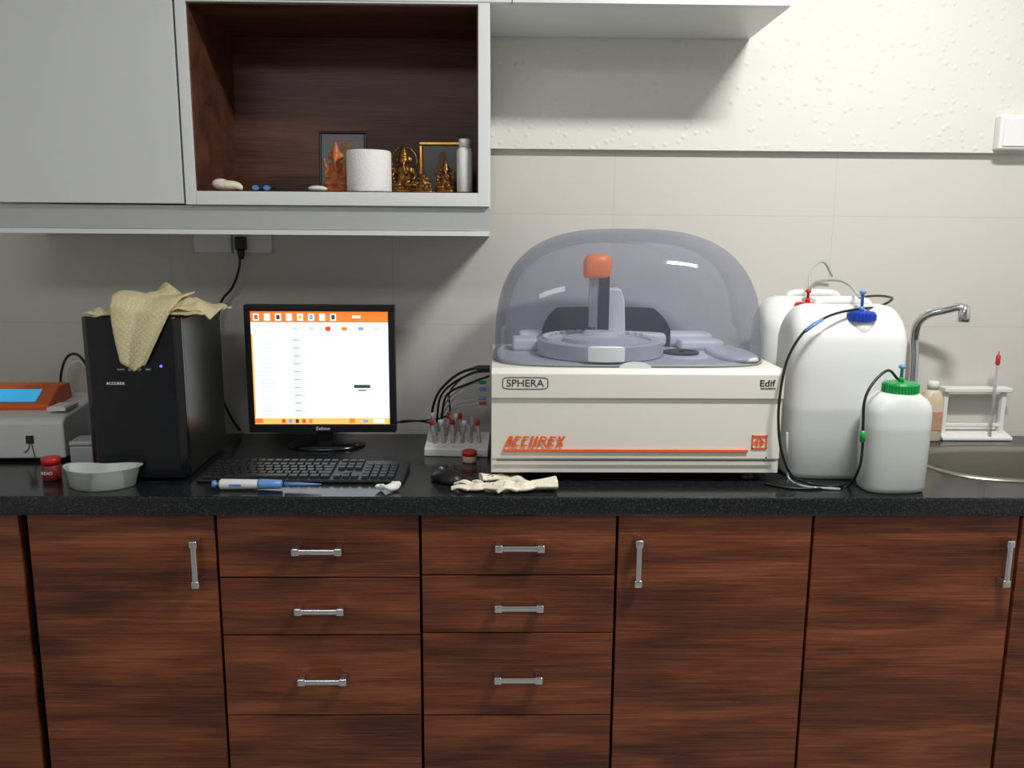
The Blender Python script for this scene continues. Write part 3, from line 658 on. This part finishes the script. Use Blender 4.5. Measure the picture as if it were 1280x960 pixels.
# ------------------------------------------------------------ test tube rack
a=G(530,571); b=G(610,571); rw=b.x-a.x; rx=(a.x+b.x)/2
ry=a.y+.0
t=thing('test_tube_rack','white plastic test tube rack with sloping deck','test tube rack',(rx,ry,CT),-.05)
part(t,'body',prism(B(),[(0,0),(0,.020),(.085,.047),(.085,0)],-rw/2,rw/2),mWhite,bevel=.003)
bm=B()
for j in range(4):
    for i in range(8):
        x=-rw/2+rw*(i+.5)/8; y=.012+.02*j; z=.020+.027*y/.085
        stack(bm,[(z+.0003,.0045,.0045,2,x,y),(z+.0018,.0042,.0042,2,x,y)],12)
part(t,'hole_collars',bm,mLGrey,kind='stuff')
def ttube(x,y,z,tx,ty,cap,smp):
    t=thing('test_tube','small glass test tube with red cap standing in the rack','test tube',(rx+x,ry+y,CT+z),0,'test tubes in the white rack'); t.rotation_euler=(tx,ty,0)
    part(t,'glass',lathe(B(),[(.002,0),(.005,.004),(.0055,.01),(.0055,.055)],seg=14,cap1=False),mGlass,smooth=True)
    part(t,'sample',lathe(B(),[(.0015,.001),(.0045,.005),(.0048,.012),(.0048,.03)],seg=12),smp,smooth=True)
    if cap: part(t,'cap',lathe(B(),[(.0065,.05),(.0068,.062),(.006,.064)],seg=14),cap,smooth=True)
    return t
rd=random.Random(4)
caps=[mRed,mWhite,mRed,mWhite,None,mRed,mWhite,mRed,mWhite,mRed,None]
for i in range(11):
    x=-rw/2+rw*((i%6)+1.2)/7.2; y=.030+.034*(i//6); z=.020+.027*y/.085-.004
    tt=ttube(x,y,z,rd.uniform(-.12,.12),rd.uniform(-.2,.2),caps[i],mBlood if i%3==0 else mSerum)
    if caps[i] is mWhite: tt['label']='small glass test tube with white cap standing in the rack'
    elif caps[i] is None: tt['label']='small open glass test tube standing in the rack'
p=G(587,577)
t=thing('sample_jar','small clear jar with a red screw cap','jar',(p.x,p.y-.004,CT))
part(t,'body',lathe(B(),[(.015,0),(.017,.003),(.017,.016),(.015,.018)]),mSerum,smooth=True); part(t,'cap',lathe(B(),[(.0185,.018),(.019,.028),(.016,.030)]),mRed,smooth=True)
# ------------------------------------------------------------ analyzer
AY=.107
ax0=W(614,500,AY).x; ax1=W(979,500,AY).x; X0=(ax0+ax1)/2; aw=(ax1-ax0)/2
H=lambda v:W(795,v,AY).z-CT
LX=lambda u:W(u,540,AY).x-X0
A=thing('chemistry_analyzer','large cream laboratory analyzer with smoked domed cover','laboratory analyzer',(X0,AY,CT))
zb0=H(592); zbm=H(575); zm=H(498); ztp=H(461)
part(A,'housing',prism(B(),[(.006,zb0),(.006,zbm),(.0025,zbm+.002),(.004,zm-.003),(-.003,zm),(-.003,ztp-.012),(.008,ztp),(.42,ztp),(.42,zb0)],-aw,aw),mCream,bevel=.004,segs=3)
part(A,'base_seam',box(B(),-aw+.012,aw-.012,-.0035,-.0,zbm-.001,zbm+.0005),mInk)
for x in (-aw+.05,aw-.06):
    for y in (.04,.38): part(A,'foot',lathe(B(),[(.018,0),(.02,.006),(.016,zb0+.002)],seg=20),mBlk,loc=(x,y,0))
part(A,'orange_stripe',box(B(),LX(629),LX(936),-.0025,.006,H(564.5),H(562)),mOrT)
blocktext(A,'ACCU',LX(633),H(558.5),-.0005,LX(673)-LX(633),H(545.5)-H(558.5),mOrT)
text(A,'lettering','R',LX(671.5),H(559),-.0012,LX(684)-LX(671.5),H(545.5)-H(559),mOrT,.28,.006)
blocktext(A,'EX',LX(686),H(558.5),-.0005,LX(707)-LX(686),H(545.5)-H(558.5),mOrT)
text(A,'lettering','SPHERA',LX(633),H(483.5),-.0035,LX(679)-LX(633),H(474.5)-H(483.5),mInk,0,0)
bm=B()
pts=[(x,z) for x,z in sring((LX(684)-LX(628))/2,(H(472)-H(486.5))/2,6,32,(LX(684)+LX(628))/2,(H(472)+H(486.5))/2)]
tube(bm,[(x,-.0035,z) for x,z in pts]+[(pts[0][0],-.0035,pts[0][1])],.0008,6,1); part(A,'name_plate_outline',bm,mInk)
text(A,'lettering','Edif',LX(946),H(482),-.0035,LX(965)-LX(946),H(474)-H(482),mInk,0,.012)
text(A,'lettering','INSTRUMENTS',LX(947),H(486),-.0035,LX(965)-LX(947),H(483.6)-H(486),mInk,0,0)
bm=B(); e0,e1,f0,f1=LX(941),LX(959.5),H(560.5),H(544); w=.0022
for q in ((e0,e1,f0,f0+w),(e0,e1,f1-w,f1),(e0,e0+w,f0,f1),(e1-w,e1,f0,f1)): box(bm,q[0],q[1],-.0005,.004,q[2],q[3])
ec,fc=(e0+e1)/2,(f0+f1)/2; rr=(e1-e0)*.36
prism(bm,[(ec-rr,fc),(ec-rr*.2,fc-rr*.8),(ec-rr*.2,fc+rr*.8)],-.0005,.004,'y'); prism(bm,[(ec+rr,fc),(ec+rr*.1,fc-rr*.8),(ec+rr*.1,fc-rr*.2),(ec+rr*.5,fc-rr*.2),(ec+rr*.5,fc+rr*.2),(ec+rr*.1,fc+rr*.2),(ec+rr*.1,fc+rr*.8)],-.0005,.004,'y')
part(A,'emblem',bm,mOrT)
part(A,'screw',ell(B(),(LX(960),.003,H(572)),(.002,.002,.002)),mInk)
dc=W(787,455,AY+.1).x-X0; da=.98*(W(951,440,AY+.19).x-W(622,440,AY+.19).x)/2; db=.190; dyc=.205
dh=W(787,288,AY+.2).z-CT-ztp
part(A,'deck',stack(B(),[(ztp,da-.004,db-.004,4,dc,dyc),(ztp+.006,da-.004,db-.004,4,dc,dyc),(ztp+.010,da-.01,db-.01,4,dc,dyc)],56),mGrey,smooth=False,bevel=.001)
lxd=lambda u,y,v=420:W(u,v,AY+y).x-X0
part(A,'rear_ledge',box(B(),lxd(648,.3),lxd(892,.3),.300,.372,ztp+.01,ztp+.046),mLGrey,bevel=.012,segs=3)
part(A,'side_step',box(B(),lxd(640,.25),lxd(672,.25),.21,.297,ztp+.01,ztp+.040),mLGrey,bevel=.008,segs=3)
part(A,'side_step',box(B(),lxd(850,.25),lxd(905,.25),.24,.297,ztp+.01,ztp+.034),mLGrey,bevel=.008,segs=3)
bm=B(); n=36; acx=lxd(757,.3); pr=[]; rad=(lxd(838,.3)-lxd(676,.3))/2
for i in range(n+1):
    th_=pi*(.06+.88*i/n); x=acx+rad*math.cos(th_); y=.27+.085*math.sin(th_); hgt=.078*min(1,math.sin(th_)*1.5)**.9
    pr.append((bm.verts.new((x,y,ztp+.012)),bm.verts.new((x,y,ztp+.03+hgt)),bm.verts.new((x,y+.008,ztp+.03+hgt)),bm.verts.new((x,y+.008,ztp+.012))))
for a_,b_ in zip(pr,pr[1:]):
    for k in range(4): bm.faces.new((a_[k],a_[(k+1)%4],b_[(k+1)%4],b_[k]))
bm.faces.new(pr[0]); bm.faces.new(pr[-1]); part(A,'reagent_tray_guard',bm,mBlk,label='curved black guard')
ccx=lxd(750,.15); cr_=(lxd(828,.15,440)-lxd(673,.15,440))/2; cyc=.158; z1=ztp+.010; z2=ztp+.048
part(A,'sample_carousel',lathe(B(),[(cr_*.96,z1),(cr_,z1+.003),(cr_,z2-.003),(cr_-.003,z2),(cr_-.026,z2),(cr_-.028,z2-.006),(cr_-.06,z2-.006),(cr_-.062,z2+.004),(.045,z2+.008),(.035,z2+.018),(.015,z2+.020)],ccx,cyc,56),mGrey,bevel=.0008,segs=1)
cup=None
for i in range(18):
    a_=pi*.15+pi*1.0*i/18; l=(ccx+(cr_-.018)*math.cos(a_),cyc+(cr_-.018)*math.sin(a_),z2-.005)
    if cup is None: cup=part(A,'sample_cup',lathe(B(),[(.006,0),(.007,.008),(.008,.0095),(.008,.012),(.005,.012),(.0045,.007)],seg=12),mLGrey,smooth=True,loc=l)
    else:
        n_=cup.copy(); col.objects.link(n_); n_.parent=A; n_.location=l
ay=.185; acx2=lxd(754.5,ay,380); zA=W(754,345,AY+ay).z-CT; zC=W(754,317,AY+ay).z-CT
arm=part(A,'sampling_arm',box(B(),acx2-.0125,acx2+.0125,ay-.012,ay+.012,z2,zA),mBlk,bevel=.003,label='black sampling arm column')
xa,xb=lxd(729,ay,330),lxd(765,ay,330)
bm=B(); stack(bm,[(zA-.004,(xb-xa)*.40,.022,3,(xa+xb)/2-.004,ay),(zA+.004,(xb-xa)*.48,.026,3,(xa+xb)/2-.001,ay),(zA+(zC-zA)*.6,(xb-xa)*.5,.027,2.8,(xa+xb)/2,ay),(zC-.006,(xb-xa)*.42,.024,2.5,(xa+xb)/2+.001,ay),(zC,(xb-xa)*.25,.014,2.2,(xa+xb)/2+.001,ay)],32)
part(arm,'arm_cap',bm,mOrB,smooth=True,label='rounded orange arm cap')
part(arm,'probe_guard',box(B(),lxd(735,ay),lxd(746,ay),ay-.006,ay+.006,z2+.025,zA-.004),mDomeEdge,bevel=.001)
part(arm,'probe',tube(B(),[(lxd(740,ay),ay,zA),(lxd(740,ay),ay,z2+.02)],.0012,6,1),mChrome)
w0,w1=lxd(744,.24),lxd(780,.24); zw=W(760,360,AY+.24).z-CT
part(A,'motor_tower',prism(B(),[(w0,z2),(w0,zw-.012),(w0+.012,zw),(w1-.014,zw),(w1-.004,zw-.03),(w1,z2)],.215,.265,'y'),mWhite,bevel=.005,segs=3)
bm=B(); stack(bm,[(z1,.055,.052,2,lxd(856,.13,435),.13),(z1+.006,.052,.049,2,lxd(856,.13,435),.13)],36); part(A,'wheel_rim',bm,mLGrey)
part(A,'reaction_wheel',lathe(B(),[(.042,z1+.006),(.042,z1+.012),(.033,z1+.013),(.03,z1+.010),(.006,z1+.010),(.006,z1+.015)],lxd(852,.13,435),.135,32),mBlk)
bm=B(); stack(bm,[(z1,.052,.11,3,lxd(915,.14,440),.15),(z1+.008,.048,.105,3,lxd(915,.14,440),.15),(z1+.010,.038,.09,3,lxd(915,.14,440),.15)],36); part(A,'work_surface',bm,mGrey,smooth=True)
# dome
lv=[]; N=32; ne=2.9
for i in range(N+1):
    ph=(pi/2)*(i/N)**.9*.994; C=math.cos(ph)**(2/ne); S=math.sin(ph)**(2/ne)
    lv.append((ztp+.004+dh*S,da*C,db*C,4-1.4*(i/N),dc,dyc))
part(A,'dome_cover',stack(B(),lv,72,cap0=False),mDome,smooth=True,label='transparent smoked acrylic dome')
bm=B(); ring=[(x,y,ztp+.004) for x,y in sring(da+.001,db+.001,4,72,dc,dyc)]; tube(bm,ring+[ring[0]],.003,6,1); part(A,'dome_rim',bm,mGreyD,smooth=True)
bm=B(); gx=lxd(795,.0,455); v=[(gx+.036*math.cos(a_),ztp+.0+.014*math.sin(a_)) for a_ in [pi*i/16 for i in range(17)]]; prism(bm,v,.008,.012,'y'); part(A,'dome_grip',bm,mLGrey,label='pale finger grip')
# analyzer cables
CB=[([(612,460,.30),(596,460,.30),(572,468,.32),(550,488,.36),(541,510,.40),(540,530,.43)],.0035,mBlk),
([(612,464,.30),(592,466,.31),(565,480,.34),(550,498,.38),(546,528,.44)],.003,mBlk),
([(612,470,.33),(590,478,.34),(560,492,.38),(553,515,.42),(552,535,.45)],.003,mBlk),
([(612,461,.45),(585,468,.46),(562,490,.46),(558,520,.47),(500,528,.48)],.0025,mBlk)]
for i,(pl_,r_,m_) in enumerate(CB):
    solo('signal_cable','black cable leaving the side of the analyzer','cable',tube(B(),[W(*q) for q in pl_],r_),m_,smooth=True,group='black cables beside the analyzer')
t=thing('cable_plug','black cable plug at the analyzer side','plug',W(603,460,.30))
bm=B(); tube(bm,[(-.012,0,0),(.018,0,0)],.007,10,1); tube(bm,[(-.02,0,0),(-.012,0,0)],.005,10,1); part(t,'shell',bm,mBlk)
for i,(v,m_) in enumerate(((478,mGreen),(486,mLBlue),(498,mLBlue),(504,mRed))):
    t=thing('fluid_connector','short coloured fluid connector with clear tubing at the analyzer','connector',W(602,v,.34))
    part(t,'ferrule',tube(B(),[(-.006,0,0),(.012,0,0)],.0045,10,1),m_,smooth=True)
    o_=Vector(W(602,v,.34)); part(t,'tubing',tube(B(),[Vector(q)-o_ for q in (W(599,v,.34),W(588,v+2,.35),W(570,v+12-2*i,.37),W(556,v+28,.42),W(545,540,.45))],.0022),mTube,smooth=True)
solo('cable','thin black cable lying behind the monitor','cable',tube(B(),[W(478,537,.47),W(500,527,.48),W(520,526,.48),W(545,530,.48)],.0025),mBlk,smooth=True)
# ------------------------------------------------------------ jerrycans
def can(name,label,u0,u1,vt,Yf,D,capu,capm,mat,vb=500):
    x0,x1=W(u0,vb,Yf+.02).x,W(u1,vb,Yf+.02).x; a=(x1-x0)/2; b=D/2; h=W((u0+u1)/2,vt,Yf+b).z-CT
    t=thing(name,label,'jerrycan',((x0+x1)/2,Yf+b,CT))
    lv=[(0,a*.92,b*.88,4.5),(.004,a*.97,b*.94,4.5),(.014,a,b,4.5),(h*.3,a,b,4.5),(h*.62,a*.998,b*.99,4.5),(h*.80,a*.99,b*.98,4.5)]
    for k in range(1,11):
        q=k/10; lv.append((h*.82+h*.18*(q**.85),a*(.66+.325*math.sqrt(1-q*q)),b*(.97-.66*q**1.1),4.2-1.0*q))
    part(t,'body',stack(B(),lv,56),mat,smooth=True)
    cxx=W(capu,400,Yf+b*.4).x-t.location.x
    cz=h*.915; cy=-b*.60
    part(t,'neck',lathe(B(),[(.026,cz-.05),(.026,cz+.004)],cxx,cy),mat,smooth=True)
    bm=B(); lathe(bm,[(.030,cz),(.0315,cz+.002),(.0305,cz+.019),(.027,cz+.022),(.01,cz+.023)],cxx,cy)
    for i in range(24):
        a_=2*pi*i/24; box(bm,cxx+.0312*math.cos(a_)-.0012,cxx+.0312*math.cos(a_)+.0012,cy+.0312*math.sin(a_)-.0012,cy+.0312*math.sin(a_)+.0012,cz+.002,cz+.016)
    part(t,'cap',bm,capm)
    part(t,'grip',tube(B(),[(-a*.45,b*.05,h*.95),(-a*.4,b*.05,h*1.01),(0,b*.05,h*1.02),(a*.4,b*.05,h*1.01),(a*.45,b*.05,h*.95)],.010,10,5),mat,smooth=True)
    return t,Vector((t.location.x+cxx,t.location.y+cy,CT+cz+.023))
mCan=liquidmat('milky_canister_plastic',(222,223,221),(202,206,202),.165)
mCan2=liquidmat('milky_canister_plastic_full',(222,223,220),(216,218,214),.1)
mBot=liquidmat('translucent_bottle_plastic',(214,217,214),(194,200,195),.145)
t,capA=can('jerrycan','large milky white plastic jerrycan with blue cap',988,1134,380,.13,.18,1076,mBlue,mCan)
t,capB=can('jerrycan','milky white plastic jerrycan with red cap standing behind',950,1090,370,.36,.175,1008,mRed,mCan2)
# green cap bottle
Yb=.020; x0,x1=W(1079,560,Yb+.04).x,W(1159,560,Yb+.04).x; a=(x1-x0)/2; hb=W(1120,490,Yb+.05).z-CT
t=thing('wide_mouth_bottle','translucent plastic bottle with green screw cap','bottle',((x0+x1)/2,Yb+.050,CT),.05)
part(t,'body',stack(B(),[(0,a*.88,.040,3),(.004,a*.95,.046,3),(.012,a*.97,.049,3),(hb*.5,a,.050,3),(hb*.80,a,.050,3),(hb*.88,a*.96,.048,3),(hb*.94,a*.84,.044,2.6),(hb*.985,a*.66,.040,2.3),(hb,a*.60,.036,2)],48),mBot,smooth=True)
cxx=W(1126,480,Yb+.05).x-t.location.x
bm=B(); lathe(bm,[(.034,hb-.003),(.036,hb-.001),(.0365,hb+.018),(.034,hb+.022),(.02,hb+.023)],cxx,0,36)
for i in range(36):
    a_=2*pi*i/36; box(bm,cxx+.0368*math.cos(a_)-.0012,cxx+.0368*math.cos(a_)+.0012,.0368*math.sin(a_)-.0012,.0368*math.sin(a_)+.0012,hb+.001,hb+.018)
part(t,'cap',bm,mGreen,smooth=False)
capC=Vector((t.location.x+cxx,t.location.y,CT+hb+.023))
def fitting(name,label,p,m1,m2,hh=.03,cat='connector'):
    t=thing(name,label,cat,p)
    part(t,'collar',lathe(B(),[(.006,-.001),(.006,.008),(.004,.01)],seg=14),m1,smooth=True)
    part(t,'spigot',lathe(B(),[(.0035,.01),(.0035,hh-.008),(.007,hh-.006),(.007,hh),(.003,hh+.002)],seg=14),m2,smooth=True)
    return t
fitting('tube_connector','blue and white tube connector on the blue cap',capA,mLBlue,mLBlue,.045)
fitting('tube_connector','green and blue tube connector on the green cap',capC,mGreen,mLBlue,.036)
fitting('tube_connector','red tube connector on the red cap',capB,mRed,mRed,.03)
def cable(label,pts,r,m,name='fluid_tubing',cat='tubing'):
    return solo(name,label,cat,tube(B(),[Vector(q) for q in pts],r,8,8),m,smooth=True)
cable('clear tubing arching between two jerrycans',[capB+Vector((0,0,.03)),W(1022,352,.38),W(1045,350,.34),W(1062,356,.27),capA+Vector((-.006,0,.03))],.004,mTube)
cable('clear tubing rising from the rear jerrycan',[capB+Vector((.004,.0,.028)),W(1012,345,.44),W(1018,332,.48),W(1030,328,.52),W(1040,345,.56)],.003,mTube)
cable('black tube running from the blue cap down beside the jerrycan',[capA+Vector((-.01,-.005,.004)),W(1052,390,.14),W(1030,398,.115),W(1005,415,.105),W(986,445,.10),W(977,480,.09),W(973,520,.085),W(976,560,.085),W(988,592,.085),G(1010,606)+Vector((0,0,.004)),G(1040,611)+Vector((0,0,.004)),G(1064,606)+Vector((0,0,.004))],.003,mBlk)
solo('tubing_sleeve','short blue sleeve on the tube near the blue cap','sleeve',tube(B(),[W(1028,399,.113),W(1006,414,.104)],.0042,10,1),mLBlue,smooth=True)
cable('black tube leaving the blue cap to the wall',[capA+Vector((.006,0,.006)),W(1095,384,.20),W(1110,378,.22),W(1114,372,.28),W(1090,370,.38),W(1050,376,.54)],.003,mBlk)
cable('black tube hanging from the green-capped bottle',[capC+Vector((-.008,0,.006)),W(1110,463,.045),W(1092,478,.03),W(1081,500,.018),W(1079,530,.015),W(1078,560,.015),W(1074,585,.015),G(1060,609)+Vector((0,0,.004)),G(1030,612)+Vector((0,0,.003)),G(990,612)+Vector((0,0,.003)),G(955,606)+Vector((0,0,.003))],.003,mBlk)
solo('tubing_sleeve','short green sleeve on the hanging black tube','sleeve',tube(B(),[W(1078.5,538,.015),W(1078,552,.015)],.006,10,1),mGreen,smooth=True)
cable('clear tubing curling on the worktop beside the analyzer',[W(984,540,.12),W(984,565,.11),G(985,598)+Vector((0,0,.004)),G(1005,610)+Vector((0,0,.004)),G(1050,613)+Vector((0,0,.003))],.0028,mTube)
# ------------------------------------------------------------ faucet
FY=.535
o_=Vector(W(1143,470,FY)); 
t=thing('faucet','chrome swan-neck faucet behind the sink','faucet',(o_.x,FY,CT))
f_=lambda u,v,y=FY:Vector(W(u,v,y))-Vector((o_.x,FY,CT))
part(t,'base',lathe(B(),[(.024,0),(.024,.006),(.016,.012),(.014,.06),(.017,.065),(.017,.085),(.012,.09)]),mChrome,smooth=True)
part(t,'spout',tube(B(),[(0,0,.08),f_(1143,450),f_(1143,425),f_(1147,405,.52),f_(1160,393,.50),f_(1180,388,.48),f_(1197,384,.46),f_(1206,386,.45)],.0115,14),mChrome,smooth=True)
q=f_(1206,386,.45); part(t,'nozzle',lathe(B(),[(.012,q.z-.035),(.015,q.z-.032),(.015,q.z-.008),(.011,q.z+.008),(.004,q.z+.012)],q.x,q.y),mChrome,smooth=True)
bm=B(); tube(bm,[(-.014,0,.05),(-.04,-.01,.055)],.005,8,1); ell(bm,(-.045,-.012,.056),(.012,.008,.008)); part(t,'tap_lever',bm,mChrome,smooth=True)
# hand wash bottle
LY=.53
r=(W(1176,520,LY).x-W(1149,520,LY).x)/2; h=W(1160,486,LY).z-CT; px_=W(1163,520,LY).x
t=thing('lotion_bottle','small yellowish plastic bottle with a printed label','bottle',(px_,LY,CT))
part(t,'body',stack(B(),[(0,r*.95,r*.7,3),(.003,r,r*.75,3),(h*.8,r,r*.75,3),(h*.93,r*.7,r*.6,2.4),(h,r*.45,r*.45,2)],28),mPink,smooth=True)
part(t,'cap',lathe(B(),[(r*.5,h),(r*.5,h+.02),(r*.4,h+.022)]),mWhite,smooth=True)
part(t,'printed_label',box(B(),-r*.7,r*.7,-r*.79,-r*.74,h*.22,h*.58),mPinkL)
# stand
sy=.515; x0_=W(1180,535,sy).x; sw_=W(1268,535,sy).x-x0_
t=thing('pipette_stand','white plastic stand with upright rods and top rail','laboratory stand',(x0_,sy,CT),0)
zt_=W(1222,487,sy+.03).z-CT
part(t,'base_plate',prism(B(),[(0,0),(0,.010),(.062,.026),(.062,0)],0,sw_),mWhite,bevel=.003)
for x in (.012,sw_-.022): part(t,'upright',box(B(),x-.006,x+.006,.024,.038,.012,zt_),mWhite,bevel=.001)
part(t,'top_rail',box(B(),.002,sw_-.008,.012,.050,zt_-.005,zt_+.007),mWhite,bevel=.002)
part(t,'lower_rail',box(B(),.010,sw_-.018,.026,.036,.034,.044),mWhite,bevel=.002)
xx=W(1246,480,sy+.0).x; zz=W(1246,440,sy+.0).z-CT
k=thing('graduated_pipette','thin glass pipette with a red top held in the stand','pipette',(xx,sy+.006,CT+.013),0)
part(k,'glass',tube(B(),[(0,0,.0),(0,0,zz-.05)],.004,8,1),mGlass,smooth=True)
part(k,'red_top',lathe(B(),[(.004,zz-.05),(.006,zz-.045),(.006,zz-.025),(.002,zz-.02),(.0015,zz-.012)],seg=12),mRed,smooth=True)
part(k,'red_column',tube(B(),[(0,-.0005,.06),(0,-.0005,zz-.055)],.002,6,1),mRed)
# ------------------------------------------------------------ lights
def area(name,loc,rot,sx_,sy_,pw,c=(1,1,1)):
    l=bpy.data.lights.new(name,'AREA'); l.shape='RECTANGLE'; l.size=sx_; l.size_y=sy_; l.energy=pw; l.color=c
    o=bpy.data.objects.new(name,l); o.location=loc; o.rotation_euler=rot; col.objects.link(o); return o
area('tube_light',(.90,-.60,2.48),(math.radians(14),0,0),.36,.11,31,(1,.99,.97))
area('added_fill_light',(-.9,-2.2,2.55),(math.radians(20),0,0),1.2,.4,16,(.97,.985,1))  # added fill above and behind the camera, no known fixture
w=bpy.data.worlds.new('w'); sc.world=w; w.use_nodes=True; w.node_tree.nodes['Background'].inputs[0].default_value=(.93,.96,1,1); w.node_tree.nodes['Background'].inputs[1].default_value=.20
# ------------------------------------------------------------ camera
cd=bpy.data.cameras.new('camera'); cd.sensor_width=36; cd.sensor_fit='HORIZONTAL'; cd.lens=F/1280*36; cd.clip_start=.02
co=bpy.data.objects.new('camera',cd); co.matrix_world=Matrix.Translation(CAM)@R.to_4x4(); col.objects.link(co); sc.camera=co
